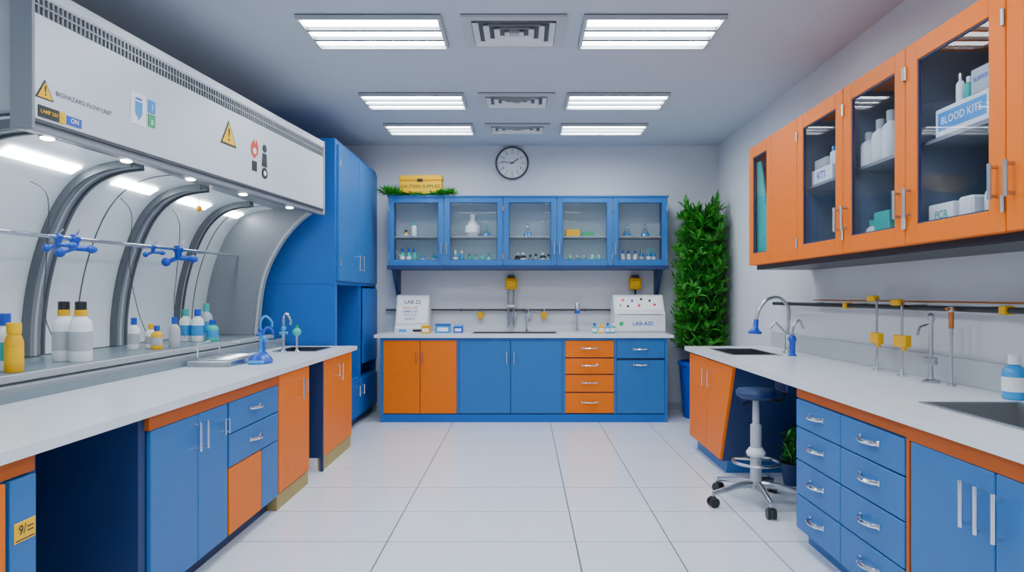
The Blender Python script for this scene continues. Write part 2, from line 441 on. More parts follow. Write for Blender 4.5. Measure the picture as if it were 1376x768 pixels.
for y0,y1,zt in ((3.40,3.50,1.92),(4.15,4.35,1.95),(4.75,4.80,1.97)):
    p=rp(y0)
    b.tube(cat([(-2.5,y0,zt-.04),(p.x,y0+.02,1.8),(p.x-.05,y0+.08,1.5),(-2.5,y1,1.2),(-2.45,y1+.05,1.0)],5),.0025,DGREY,6)
b.sphere((-2.35,4.85,1.93),.022,YEL); b.tube([(-2.35,4.85,1.94),(-2.35,4.85,2.03)],.004,DGREY,6)
b.done(FH)
def clamp(y,s=1.):
    b=B('blue_rod_clamp'); p=rp(y)
    b.tube([p+Vector((0,-.02*s,0)),p+Vector((0,.02*s,0))],.02*s,BPL,12)
    b.box(p.x-.012*s,p.x+.012*s,y-.018*s,y+.018*s,p.z-.055*s,p.z+.02*s,BPL,.004)
    b.tube([p+Vector((-.0,0,-.045*s)),p+Vector((.06*s,.03*s,-.05*s))],.014*s,BPL,10)
    b.sphere(p+Vector((.065*s,.03*s,-.05*s)),.026*s,BPL,(1,1,.8))
    b.tube([p+Vector((0,0,-.045*s)),p+Vector((-.04*s,-.04*s,-.07*s))],.012*s,BPL,10)
    b.sphere(p+Vector((-.045*s,-.04*s,-.07*s)),.024*s,BPL)
    b.tube([p+Vector((0,0,.01)),p+Vector((.03*s,0,.05*s))],.005*s,CHROME,8)
    b.done(FH)
clamp(3.50,.85); clamp(3.63,1.1); clamp(4.42,.75); clamp(4.75,1.3)

# ---------------- TALL CABINET ----------------
MT=T((-1.67,0,0))@RZ(90)
TC=root('tall_storage_cabinet')
b=B('carcass',MT)
x0,x1,d=5.95,7.595,1.275
b.box(x0,x1,.0,d,0.08,.47,BLUE2); b.box(x0,x1,.04,d,0,.08,NAVY)
b.box(x0,x1,.0,d,1.40,2.70,BLUE2,.004)
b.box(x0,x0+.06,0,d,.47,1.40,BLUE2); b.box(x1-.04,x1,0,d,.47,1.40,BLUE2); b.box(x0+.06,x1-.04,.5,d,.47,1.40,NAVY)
b.box(6.85,6.89,0.0,.5,.47,1.40,BLUE2); b.box(6.89,x1-.04,.02,.5,.95,.98,BLUE2)
b.done(TC)
b=B('doors',MT)
front(b,6.0,6.74,1.43,2.66,BLUE); front(b,6.75,7.57,1.43,2.66,BLUE)
front(b,6.0,6.74,.10,.45,BLUE2); front(b,6.75,7.57,.10,.45,BLUE2)
front(b,6.92,7.57,.60,1.38,BLUE2)
vhandle(b,6.66,1.55,1.70); vhandle(b,6.83,1.55,1.70); vhandle(b,6.66,.30,.40); vhandle(b,6.83,.30,.40)
for z in (1.6,2.5): b.tube([(6.03,-.026,z-.03),(6.03,-.026,z+.03)],.007,STEEL,8)
b.done(TC)
def simple_bottle(name,c,r,h,body,cap,label=None,cap2=None,neck=.45,b=None):
    own=b is None
    if own: b=B(name)
    nh=h*.80
    b.lathe(c,[(r*.9,0),(r,h*.03),(r,h*.60),(r*.88,h*.68),(r*neck,h*.76),(r*neck,nh)],body,20)
    b.lathe(c,[(r*neck*1.15,nh-.004),(r*neck*1.15,h-.003),(r*neck*.95,h)],cap,16)
    if cap2: b.lathe(c,[(r*neck*1.25,nh-.012),(r*neck*1.25,nh+h*.06)],cap2,16)
    if label: b.lathe(c,[(r*1.012,h*.18),(r*1.012,h*.50)],label,20)
    if own: return b.done()
b=B('cabinet_niche_bottles')
for x,y,m in ((-1.95,6.35,YEL),(-1.95,6.55,BPL2)): simple_bottle('',(x,y,.4705),.05,.28,m,BLACK,PAPER,b=b)
b.done(TC)

# ---------------- BACK BENCH ----------------
MB=T((0,6.9,0))
BB=root('lab_bench')
bh=(-.545,.36,.14,.50)
b=B('countertop',MB); slab(b,-1.527,1.542,-.045,.695,.868,.90,[bh],TOP); b.box(-1.527,1.542,.68,.697,.90,.97,TOP); b.done(BB)
b=B('sink_basin',MB); sink(b,bh,.90,DGREY); b.done(BB)
b=B('base_cabinets',MB)
carcass(b,-1.455,1.47,.68,.08,.868,NAVY,False,open_top=True)
b.box(-1.455,1.47,-.015,.68,0,.08,BLUE2)
b.box(-1.455,1.47,-.012,0,.84,.868,BLUE); b.box(-1.47,-1.44,-.02,.68,0,.868,BLUE); b.box(1.457,1.48,-.02,.68,0,.868,BLUE)
zt,zb=.842,.088
front(b,-1.44,-1.06,zb,zt,ORG); front(b,-1.06,-.683,zb,zt,ORG)
front(b,-.66,-.13,zb,zt,BLUE); front(b,-.13,.406,zb,zt,BLUE)
b.box(-.683,-.66,-.015,0,zb,zt,BLUE)
b.box(.406,.43,-.015,0,zb,zt,BLUE); b.box(.936,.96,-.015,0,zb,zt,BLUE)
zs=[zt,.66,.49,.305,zb]
for i in range(4): front(b,.43,.936,zs[i+1]+.004,zs[i]-.002,ORG); hhandle(b,.683,(zs[i]+zs[i+1])/2+.01,.16)
front(b,.96,1.457,.655,zt,BLUE); front(b,.96,1.457,zb,.64,BLUE); hhandle(b,1.21,.75,.15); hhandle(b,1.21,.59,.15)
for x in (-1.095,-1.03,-.17,-.095): vhandle(b,x,.60,.73)
b.done(BB)

# ---------------- wall cabinets ----------------
def wallcab(name,M,doors,z0,z1,d,fm,im,gm,shelves,fw=.06):
    R=root(name); x0=doors[0][0]; x1=doors[-1][1]
    b=B('carcass',M); t=.02
    b.box(x0,x1,0,d,z0,z0+t,fm); b.box(x0,x1,0,d,z1-t,z1,fm); b.box(x0,x1,d-.015,d,z0+t,z1-t,im)
    b.box(x0,x0+t,0,d-.015,z0+t,z1-t,fm); b.box(x1-t,x1,0,d-.015,z0+t,z1-t,fm)
    b.box(x0+t,x1-t,.01,d-.016,z0+t,z0+t+.004,im)
    for a in doors[:-1]: b.box(a[1]-t/2,a[1]+t/2,0.0,d-.016,z0+t,z1-t,im)
    for z in shelves: b.box(x0+t,x1-t,.03,d-.016,z-.008,z+.008,GREY)
    b.done(R)
    b=B('doors',M)
    for x0,x1,k,hs in doors:
        a0,a1=x0+.003,x1-.003; w=fw
        if k=='s': b.box(a0,a1,-.022,0,z0,z1,fm,.003)
        else:
            b.box(a0,a0+w,-.022,0,z0,z1,fm,.003); b.box(a1-w,a1,-.022,0,z0,z1,fm,.003)
            b.box(a0+w,a1-w,-.022,0,z0,z0+w,fm,.002); b.box(a0+w,a1-w,-.022,0,z1-w,z1,fm,.002)
            b.raw([(a0+w,-.010,z0+w),(a1-w,-.010,z0+w),(a1-w,-.010,z1-w),(a0+w,-.010,z1-w)],[(0,1,2,3)],gm)
            for q0,q1,r0,r1 in ((a0+w,a0+w+.006,z0+w,z1-w),(a1-w-.006,a1-w,z0+w,z1-w),(a0+w,a1-w,z0+w,z0+w+.006),(a0+w,a1-w,z1-w-.006,z1-w)):
                b.box(q0,q1,-.016,-.006,r0,r1,NAVY)
        for h in hs:
            hx=a0+w*.45 if h=='l' else a1-w*.45
            vhandle(b,hx,z0+.12,z0+.25,-.022,.008,STEEL)
            ox=a1-.004 if h=='l' else a0+.004
            for z in (z0+.1,z1-.12): b.tube([(ox,-.028,z-.03),(ox,-.028,z+.03)],.007,STEEL,8)
    b.done(R)
    return R
MU=T((0,7.25,0))
xs=[-1.458,-.854,-.2176,.3626,.967,1.563]
WC1=wallcab('glass_wall_cabinet',MU,[(xs[0],xs[1],'g','r'),(xs[1],xs[2],'g','l'),(xs[2],xs[3],'g','r'),(xs[3],xs[4],'g','l'),(xs[4],xs[5],'g','l')],1.625,2.364,.345,BLUE,INTL,GLASS,[1.94],.06)
b=B('bottom_trim',MU)
b.box(xs[0]-.01,xs[5]+.01,-.03,.345,1.585,1.625,NAVY)
for x in (-1.405,1.50):
    b.prism([(.02,1.585),(.345,1.585),(.345,1.28),(.30,1.28)],x-.02,x+.02,NAVY,plane='yz')
b.box(xs[0]-.01,xs[5]+.01,-.03,.345,2.364,2.38,BLUE)
b.done(WC1)
MR=T((1.75,0,0))@RZ(-90)
WC2=wallcab('orange_wall_cabinet',MR,[(-5.13,-4.67,'g',''),(-4.67,-4.23,'s',''),(-4.23,-3.62,'g','r'),(-3.62,-3.03,'g','lr'),(-3.03,-2.40,'g','lr'),(-2.40,-1.8,'g','l')],1.53,2.42,.445,ORG,INTD,GLASSD,[1.97],.085)
b=B('bottom_rail',MR); b.box(-5.10,-1.8,.03,.445,1.495,1.53,BLACK); b.done(WC2)

# ---------------- RIGHT BENCH ----------------
MQ=T((1.45,0,0))@RZ(-90)
RB=root('lab_bench')
h1=(-5.55,-4.95,.10,.45); h2=(-2.75,-1.9,.19,.58)
b=B('countertop',MQ); slab(b,-5.85,-.3,-.04,.745,.825,.86,[h1,h2],TOP)
b.box(-5.85,-.3,.715,.747,.86,.99,LGREY,.003); b.done(RB)
b=B('sink_basin',MQ); sink(b,h1,.86,DSTEEL); sink(b,h2,.86,SSTEEL,.14); b.done(RB)
b=B('angled_end_cabinet',MQ)
def sl(z): return -4.87+(z-.10)/(.725)*.32
b.prism([(-5.75,.10),(-4.87,.10),(sl(.68),.68),(-5.75,.68)],0,.60,NAVY)
b.prism([(-5.75,.68),(sl(.68),.68),(sl(.825),.825),(-5.75,.825)],0,.02,NAVY)
b.prism([(sl(.68)-.02,.68),(sl(.68),.68),(sl(.825),.825),(sl(.825)-.02,.825)],.02,.60,NAVY)
b.prism([(-5.72,.0),(-4.92,.0),(-4.88,.10),(-5.72,.10)],.04,.60,BLUE)
b.prism([(-5.745,.11),(-5.25,.11),(-5.16,.81),(-5.745,.81)],-.02,0,ORG)
b.prism([(-5.242,.11),(sl(.11)-.01,.11),(sl(.81)-.01,.81),(-5.152,.81)],-.02,0,ORG)
vhandle(b,-5.25,.60,.73); vhandle(b,-5.10,.60,.73)
b.done(RB)
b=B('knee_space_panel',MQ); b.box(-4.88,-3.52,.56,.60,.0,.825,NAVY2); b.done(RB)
b=B('drawer_cabinet',MQ)
carcass(b,-3.52,-2.76,.68,.09,.825,BLUE,km=BLUE); b.box(-2.76,-2.48,0,.68,.09,.68,BLUE)
b.box(-2.76,-2.48,0,.02,.68,.825,BLUE); b.box(-2.76,-2.48,.05,.68,0,.09,BLUE)
b.box(-3.52,-2.48,-.012,0,.77,.825,RAIL); b.box(-2.50,-2.48,-.02,0,.09,.825,RAIL)
zs=[.765,.62,.45,.27,.09]
for c0,c1 in ((-3.51,-3.02),(-3.02,-2.51)):
    for i in range(4): front(b,c0,c1,zs[i+1],zs[i],BLUE); hhandle(b,(c0+c1)/2,(zs[i]+zs[i+1])/2+.01,.15,r=.010)
b.done(RB)
b=B('door_cabinet',MQ)
b.box(-2.48,-.3,0,.68,.09,.68,BLUE); b.box(-2.48,-.3,0,.02,.68,.825,BLUE); b.box(-2.48,-.3,.05,.68,0,.09,BLUE)
b.box(-2.48,-.3,-.02,0,.765,.825,RAIL)
front(b,-2.475,-2.03,.09,.765,BLUE); front(b,-2.03,-1.2,.09,.765,BLUE); front(b,-1.2,-.3,.09,.765,ORG)
vhandle(b,-2.145,.56,.71,r=.007); vhandle(b,-2.075,.56,.71,r=.007); vhandle(b,-1.995,.56,.71,r=.007)
b.done(RB)

# ---------------- right wall services ----------------
b=B('service_pipe_rail')
b.tube([(2.13,1.6,1.235),(2.13,5.55,1.235),(2.10,5.62,1.235)],.014,BLACK)
b.tube([(2.165,1.6,1.268),(2.165,5.0,1.268)],.005,COPPER,8)
y=1.8
while y<5.6: b.box(2.13,XR-.001,y-.015,y+.015,1.22,1.25,DGREY); y+=.62
for y in (2.95,4.4): b.box(2.105,2.155,y-.02,y+.02,1.215,1.255,YEL,.004)
b.done()
b=B('gooseneck_faucet')
c=(2.02,5.12,.8605)
b.lathe(c,[(.035,0),(.035,.012),(.02,.02),(.018,.12),(.014,.14)],CHROME)
b.tube(cat([(2.02,5.12,.99),(2.03,5.12,1.12),(2.02,5.12,1.22),(1.95,5.11,1.285),(1.86,5.10,1.27),(1.80,5.10,1.20),(1.775,5.10,1.11)],5),.013,STEEL)
b.tube([(1.775,5.10,1.12),(1.77,5.10,1.06),(1.765,5.10,1.03)],[.018,.02,.040],BPL,16); b.tube([(1.765,5.10,1.03),(1.764,5.10,1.01)],[.052,.048],BPL,16)
b.tube([(2.02,5.12,1.0),(1.92,5.10,1.10),(1.88,5.10,1.05)],.009,STEEL,10)
b.tube([(2.02,5.08,.93),(1.99,5.02,.95)],.012,CHROME,10)
b.done()
b=B('blue_valve_tap')
b.lathe((1.97,4.90,.8605),[(.028,0),(.028,.01),(.02,.015),(.022,.10),(.028,.11),(.028,.13),(.014,.15)],BPL)
b.tube(cat([(1.97,4.90,1.0),(1.98,4.90,1.08),(2.02,4.90,1.12),(2.05,4.9,1.06)],4),.009,STEEL,10)
b.tube([(1.94,4.9,1.02),(2.0,4.9,1.02)],.006,CHROME,8)
b.done()
def gastap(x,y,top,bw,m):
    b=B('yellow_gas_tap')
    b.lathe((x,y,.8605),[(.026,0),(.026,.008),(.01,.014),(.008,.08)],CHROME,16)
    b.tube([(x,y,.93),(x,y,1.02)],.006,STEEL,10)
    b.box(x-.02,x+.02,y-bw/2,y+bw/2,1.02,1.085,m,.006)
    b.tube([(x,y-.02,1.03),(x,y-.02,1.0)],.012,m,10)
    b.tube(cat([(x,y,1.08),(x,y,1.2),(x,y,top-.02),(x+.02,y+.03,top),(x+.03,y+.07,top)],4),.007,STEEL,10)
    b.box(x,x+.04,y+.04,y+.12,top-.015,top+.02,m,.005)
    b.done()
gastap(2.07,3.92,1.28,.09,YEL); gastap(2.07,3.66,1.26,.12,YEL)
b=B('chrome_pillar_tap')
c=(2.07,3.40,.8605)
b.lathe(c,[(.04,0),(.04,.008),(.015,.02),(.011,.05),(.011,.30),(.016,.31),(.016,.34),(.008,.35)],STEEL,16)
b.tube([(2.03,3.38,1.18),(2.10,3.42,1.18)],.006,CHROME,8); b.box(2.055,2.085,3.36,3.44,.95,.99,STEEL,.006)
b.tube([(2.07,3.40,1.16),(2.0,3.38,1.14),(1.99,3.38,1.10)],.007,CHROME,8)
b.done()
b=B('copper_pillar_tap')
b.lathe((2.09,3.27,.8605),[(.02,0),(.02,.01),(.007,.015),(.007,.24),(.010,.25),(.010,.36),(.013,.365),(.013,.385)],STEEL,14)
b.tube([(2.06,3.26,1.235),(2.12,3.28,1.235)],.008,COPPER,8); b.lathe((2.09,3.27,1.14),[(.012,0),(.012,.08)],COPPER,14)
b.done()
simple_bottle('blue_liquid_bottle',(2.09,2.85,.8605),.045,.19,BPL2,PAPER,PAPER)

# ---------------- stool ----------------
b=B('laboratory_stool')
cx,cy=1.46,4.20
for i in range(5):
    a=math.radians(195+72*i); dx,dy=math.cos(a),math.sin(a); r=.30
    b.tube([(cx,cy,.125),(cx+dx*.12,cy+dy*.12,.12),(cx+dx*r,cy+dy*r,.085)],[.026,.022,.015],STEEL,10)
    px,py=cx+dx*r,cy+dy*r
    b.tube([(px,py,.09),(px,py,.06)],.009,STEEL,8)
    nx,ny=-dy,dx
    for s_ in (-1,1):
        b.tube([(px+nx*.006*s_,py+ny*.006*s_,.031),(px+nx*.026*s_,py+ny*.026*s_,.031)],.031,BLACK,18)
    b.box(px-.016,px+.016,py-.016,py+.016,.05,.068,BLACK,.005)
b.lathe((cx,cy,.09),[(.04,0),(.045,.02),(.035,.07),(.034,.09),(.034,.40),(.022,.41),(.020,.56)],LGREY,20)
b.lathe((cx,cy,.30),[(.055,0),(.06,.02),(.04,.05)],WHITE,16)
n=28; rg=[(cx+.14*math.cos(2*math.pi*k/n),cy+.14*math.sin(2*math.pi*k/n),.26) for k in range(n+1)]
b.tube(rg,.009,STEEL,8); 
for k in range(3):
    a=2*math.pi*k/3+.4; b.tube([(cx,cy,.27),(cx+.14*math.cos(a),cy+.14*math.sin(a),.26)],.006,STEEL,8)
b.lathe((cx,cy,.645),[(.03,0),(.09,.01),(.118,.03),(.122,.05),(.112,.07),(.07,.076),(.004,.074)],NAVY,28)
b.tube(cat([(cx+.07,cy,.66),(cx+.15,cy,.64),(cx+.18,cy,.69),(cx+.17,cy,.72)],4),.010,BLACK,10)
b.box(cx+.15,cx+.18,cy-.10,cy+.10,.70,.79,NAVY,.012)
b.tube([(cx-.03,cy,.645),(cx-.10,cy-.03,.62)],.006,BLACK,8)
b.done()

# ---------------- clock ----------------
b=B('wall_clock',T((-.125,YB-.001,2.80))@RX(90))
b.lathe((0,0,0),[(.185,0),(.19,.015),(.186,.035),(.172,.038),(.168,.022),(.168,.0)],DGREY,48,caps=False)
b.lathe((0,0,.0),[(.169,.0),(.169,.02)],PAPER,48)
for k in range(60):
    a=2*math.pi*k/60; L=.02 if k%5==0 else .008; w=.0035 if k%5==0 else .0012
    b.box(.158-L,.158,-w,w,.0205,.022,BLACK,0,Matrix.Rotation(a,4,'Z'))
for k in range(1,13):
    a=math.radians(90-30*k); b.text(str(k),T((.115*math.cos(a),.115*math.sin(a),.0215)),.036,BLACK)
b.box(-.02,.085,-.005,.005,.022,.024,BLACK,0,Matrix.Rotation(math.radians(35),4,'Z'))
b.box(-.025,.125,-.0035,.0035,.024,.026,BLACK,0,Matrix.Rotation(math.radians(172),4,'Z'))
b.lathe((0,0,.022),[(.010,0),(.010,.007)],BLACK,16)
b.done()

# ---------------- plants ----------------
def leaf(b,p,d,L,w,droop,m):
    d=d.normalized(); side=d.cross(Vector((0,0,1)))
    if side.length<.1: side=Vector((1,0,0))
    side.normalize()
    side=(side+Vector((random.uniform(-.4,.4),random.uniform(-.4,.4),random.uniform(-.5,.5)))).normalized()
    m1=p+d*L*.45; t=p+d*L+Vector((0,0,-droop*L))
    b.raw([p,m1+side*w,m1-side*w,t],[(0,1,2),(1,3,2)],m)
XMIN=1.60
def foliage(b,cx,cy,z0,z1,rad,n,k,L):
    for i in range(n):
        t=i/n; z=z0+(z1-z0)*t
        a=random.uniform(0,2*math.pi); R=rad(t)*random.uniform(.55,1.)
        o=Vector((cx+random.uniform(-.04,.04),cy+random.uniform(-.04,.04),z-.08))
        e=Vector((cx+R*math.cos(a),cy+R*math.sin(a),z+random.uniform(.0,.18)))
        e.x=min(max(e.x,XMIN+.03+random.random()*.04),XR-.04-random.random()*.05)
        e.y=min(e.y,YB-.04-random.random()*.05)
        mid=(o+e)/2+Vector((0,0,.05))
        b.tube([o,mid,e],[.004,.003,.0015],STEM,4,caps=False)
        for j in range(k):
            s=.25+.75*j/k; p=o.lerp(mid,s*2) if s<.5 else mid.lerp(e,s*2-1)
            dr=(e-o).normalized()
            sd=1 if j%2 else -1
            q=dr*.7+dr.cross(Vector((0,0,1))).normalized()*sd*random.uniform(.4,1.)+Vector((0,0,random.uniform(-.3,1.0)))
            q.normalize(); l=L*random.uniform(.65,1.25)
            tip=p+q*l
            if tip.x>XR-.01 : q.x=-abs(q.x)
            if tip.x<XMIN: q.x=abs(q.x)*.5
            if tip.y>YB-.01 : q.y=-abs(q.y)
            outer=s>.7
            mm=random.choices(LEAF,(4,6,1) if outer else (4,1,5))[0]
            leaf(b,p,q,l,random.uniform(.010,.017),random.uniform(0,.3),mm)
b=B('potted_plant')
pc0=(1.90,7.18)
b.lathe((*pc0,0),[(.001,.002),(.18,0),(.185,.02),(.225,.55),(.24,.56),(.24,.60),(.215,.60),(.21,.55)],BPL,32,caps=False)
b.lathe((*pc0,.555),[(.21,0),(.002,.01)],SOIL,24)
for k in range(7):
    a=k*.9; b.tube([(pc0[0]+.05*math.cos(a),pc0[1]+.05*math.sin(a),.56),(pc0[0]+.06*math.cos(a+1),pc0[1]+.06*math.sin(a+1),1.3),(pc0[0]+.03*math.cos(a),pc0[1]+.03*math.sin(a),2.1)],.010,STEM,6)
def rad(t):
    r=.35*(1-.06*t)*(1+.12*math.sin(t*21))
    return r if t<.8 else r*(1-(t-.8)/.2*.45)
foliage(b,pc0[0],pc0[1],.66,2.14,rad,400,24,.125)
for i in range(3): 
    ox,oy,zt=((-.17,-.05,2.28),(.17,-.05,2.31),(.0,.05,2.22))[i]
    for j in range(110):
        t=j/110; x=pc0[0]+ox*(.7+.3*t); y=pc0[1]+oy; z=1.95+(zt-1.95)*t
        q=Vector((random.uniform(-1.4,1.4)*(1.1-t),random.uniform(-1,1)*(1.1-t),.8)); leaf(b,Vector((x,y,z)),q,.11,.012,0,random.choice(LEAF[:2]))
b.done(recalc=False,smooth=False)
b=B('trailing_plant')
b.box(-1.47,-.80,7.235,7.262,2.3805,2.40,GREEN,.003)
for i in range(560):
    x=random.choice((random.uniform(-1.50,-.78),random.uniform(-1.50,-1.34),random.uniform(-.90,-.74)))
    p=Vector((x,random.uniform(7.225,7.265),2.39+random.uniform(0,.015))); q=Vector((random.uniform(-1,1),random.uniform(-.6,.2),random.uniform(-.05,1.)))
    if -1.38<x<-.90: q.y=-abs(q.y); q.z*=.25
    leaf(b,p,q,random.uniform(.05,.10)*(1.5 if x<-1.34 else 1),.010,.1,random.choice(LEAF[:2]))
b.done(recalc=False,smooth=False)
b=B('yellow_storage_box',T((-1.125,7.40,2.381))@RZ(-3))
b.box(-.235,.235,-.06,.06,0,.18,YEL,.008); b.box(-.24,.24,-.066,.066,.18,.24,YEL,.01)
b.box(-.21,.21,-.0625,-.06,.06,.155,YEL2); b.text('CAUTION SUPPLIES',T((0,-.064,.115))@VX,.050,BLACK)
b.box(-.03,.03,-.072,-.066,.17,.20,BLACK,.002)
b.done()

# ---------------- back wall services & devices ----------------
b=B('wall_service_pipe')
b.tube([(-1.55,7.56,1.14),(1.50,7.56,1.14)],.012,DGREY,10)
for x in (-1.3,-.7,0.,.7,1.3): b.box(x-.012,x+.012,7.56,YB-.001,1.125,1.155,DGREY)
for x in (-.48,.235,-.10,.06):
    b.box(x-.03,x+.03,7.53,7.575,1.04,1.12,YEL if x in(-.48,.235) else STEEL,.005); b.tube([(x,7.545,1.12),(x,7.545,1.16)],.008,CHROME,8)
b.done()
def walltap(x,two):
    b=B('wall_mounted_gas_outlet')
    b.box(x-.065,x+.065,7.50,YB-.001,1.37,1.50,YEL,.01); b.box(x-.045,x+.045,7.485,7.50,1.40,1.47,YEL2,.005)
    b.box(x-.04,x+.04,7.51,7.57,1.50,1.53,BLACK,.004)
    if two:
        for s in (-.03,.03): b.tube([(x+s,7.53,1.37),(x+s,7.53,.99),(x+s,7.50,.95)],.011,GREY,10)
        b.box(x-.05,x+.05,7.515,7.545,1.17,1.20,CHROME,.004); b.lathe((x,7.47,.9005),[(.03,0),(.03,.01),(.012,.02),(.012,.08)],CHROME,16)
        b.tube([(x-.03,7.50,.955),(x+.03,7.50,.955)],.012,CHROME,8); b.tube([(x,7.50,.955),(x,7.47,.955)],.012,CHROME,8)
    else: b.tube([(x,7.53,1.37),(x,7.53,1.31)],.012,BLACK,10)
    b.done()
walltap(-.135,True); walltap(1.26,False)
b=B('bench_faucet')
b.lathe((.04,7.46,.9005),[(.025,0),(.025,.01),(.012,.02),(.012,.16)],CHROME,16); b.tube(cat([(.04,7.46,1.05),(.04,7.45,1.13),(.04,7.38,1.15),(.04,7.34,1.10)],4),.009,CHROME,10)
b.done()
b=B('bench_faucet')
b.lathe((.60,7.42,.9005),[(.028,0),(.028,.01),(.014,.02),(.014,.20),(.026,.21),(.03,.26),(.022,.31),(.01,.33)],CHROME,16); b.tube([(.60,7.42,1.15),(.60,7.36,1.14),(.60,7.35,1.10)],.009,BPL,10); b.lathe((.60,7.42,1.105),[(.031,.0),(.031,.03)],BPL,16)
b.done()
b=B('white_bench_analyzer',T((-1.205,7.33,.9005)))
b.prism([(-.14,0),(.16,0),(.16,.38),(.13,.41),(.03,.41),(.005,.395),(-.10,.07),(-.14,.05)],-.175,.175,WHITE,plane='yz')
b.box(-.179,.179,-.05,.161,.0,.03,LGREY,.003); b.box(-.178,-.174,-.02,.14,.12,.34,GREY)
sl_=math.atan2(.325,.105)
X1=T((0,-.050,.232))@RX(math.degrees(sl_))
b.box(-.155,.155,-.14,.14,.001,.005,PAPER,.001,X1)
b.text('LAB 22',X1@T((0,.10,.007)),.06,BLACK)
for k,(tx,m) in enumerate((('ANALYZE',RED),('SAMPLE ID',BPL),('RESULTS',TEAL),('READY',BPL))): b.text(tx,X1@T((-.02,.035-.042*k,.007)),.036,m)
b.box(-.13,-.05,-.142,-.138,.012,.038,BPL2); b.box(.02,.12,-.142,-.138,.012,.038,BLACK)
b.done()
b=B('white_bench_centrifuge',T((1.25,7.33,.9005)))
b.prism([(-.17,0),(.18,0),(.18,.39),(.16,.41),(.0,.41),(-.02,.40),(-.13,.23),(-.17,.21)],-.27,.27,WHITE,plane='yz')
b.box(-.274,.274,-.174,.184,.0,.03,LGREY,.003); b.box(-.24,.24,-.1725,-.169,.195,.20,DGREY)
a2=math.atan2(.17,.11); X1=T((0,-.075,.315))@RX(math.degrees(a2))
b.box(-.245,.245,-.085,.085,.0,.004,PAPER,.001,X1)
for (x,y,m) in ((-.17,.04,RED),(-.07,.03,BPL),(.03,.05,BLACK),(.0,-.03,RED),(.12,.03,BLACK),(.17,-.02,RED),(-.12,-.04,BLACK),(-.20,-.03,TEAL)): b.lathe((x,y,0.004),[(.013,0),(.013,.010),(.009,.012)],m,14,X1)
b.text('LAB-AID',T((.03,-.172,.10))@VX,.06,BPL); b.box(-.22,-.18,-.173,-.169,.08,.12,GREEN)
b.done()
def cube_item(name,x,y,z,w,d,h,m,m2):
    b=B(name,T((x,y,z))); b.box(-w/2,w/2,-d/2,d/2,0,h*.8,m,.005); b.box(-w/2-.003,w/2+.003,-d/2-.003,d/2+.003,h*.8,h,m2,.004)
    b.box(-w*.35,w*.35,-d/2-.002,-d/2,h*.2,h*.6,PAPER)
    b.done()
cube_item('yellow_sample_box',-1.03,7.10,.9005,.09,.08,.09,YEL,YEL2)
cube_item('blue_pipette_box',-.86,7.2,.9005,.16,.10,.10,BPL2,BPL)
cube_item('blue_pipette_box',-.70,7.25,.9005,.10,.10,.08,BPL,BPL2)
for i,(x,m,mc) in enumerate(((.76,TEAL,BPL),(.83,YEL,YEL2),(.90,BPL2,BPL),(.955,TEAL,PAPER))):
    simple_bottle('reagent_bottle',(x,7.12,.9005),.026,.11,m,mc,PAPER)

def flask(b,x,y,z,s):
    b.lathe((x,y,z),[(.055*s,0),(.06*s,.01*s),(.02*s,.11*s),(.016*s,.16*s),(.02*s,.165*s)],GWARE,18,caps=False)
    b.lathe((x,y,z),[(.052*s,.004),(.052*s,.02*s),(.038*s,.05*s)],BPL2,18)
b=B('cabinet_glassware')
z1,z2=1.6495,1.9485; 
def rb_(x,z,m,mc,r=.025,h=.12,y=None): simple_bottle('',(x,y or random.uniform(7.36,7.5),z),r,h,m,mc,PAPER if random.random()<.5 else None,b=b)
for x in (-1.33,-1.26,-1.20): rb_(x,z1,TEAL,BPL,.028,.17)
for x in (-1.12,-1.0,-.94): rb_(x,z1,BPL2,TEAL,.025,.13)
rb_(-1.3,z2,YEL,BLACK,.03,.08); rb_(-1.2,z2,PAPER,TEAL,.03,.16); 
b.lathe((-.56,7.42,z2),[(.05,0),(.085,.05),(.085,.11),(.03,.18),(.028,.24),(.035,.25)],PAPER,20)
for x in (-.75,-.68): rb_(x,z1,BPL2,PAPER,.025,.15)
for x in (-.6,-.53,-.45,-.38): rb_(x,z1,TEAL,TEAL,.025,.12)
for x in (-.06,-.0,.22): rb_(x,z1,BLACK,PAPER,.035,.13)
for x in (.08,.14,.28): rb_(x,z1,GREY,BLACK,.025,.11)
b.box(.47,.62,7.36,7.48,z2,z2+.08,YEL,.005); b.box(.65,.78,7.36,7.48,z2,z2+.05,GREEN,.005)
for x in (.52,.60,.68,.76,.84): rb_(x,z1,TEAL,PAPER,.025,.10)
for x in (1.10,1.17,1.24): rb_(x,z1,PAPER,BPL,.025,.15)
for x in (1.32,1.39,1.45): rb_(x,z1,BPL2,TEAL,.025,.17)
for x in (1.15,1.35): flask(b,x,7.42,z2,.9)
flask(b,0.05,7.4,z2,.9); flask(b,-.40,7.42,z2,.8)
b.done(WC1)
b=B('cabinet_supplies')
zb1,zb2=1.5545,1.9785
b.prism([(4.74,zb1),(5.06,zb1),(5.06,2.30),(4.98,2.30),(4.86,1.95),(4.74,1.93)],1.765,1.775,TEAL,plane='yz')
def rb2(y,z,m,mc,r=.04,h=.2,x=1.93,lab=None): simple_bottle('',(x,y,z),r,h,m,mc,lab,b=b)
b.box(1.79,1.95,3.88,4.16,zb2,zb2+.09,PAPER,.004); b.box(1.80,1.95,3.97,4.14,zb2+.0905,zb2+.15,LGREY,.004)
for y in (3.90,3.945): rb2(y,zb2+.091,PAPER,BPL2,.020,.11,1.83)
b.text('KITS',T((1.789,4.02,zb2+.045))@RZ(-90)@VX,.06,BPL)
for y,h in ((3.32,.24),(3.42,.22),(3.53,.18)): rb2(y,zb2,PAPER,LGREY,.042,h,1.825)
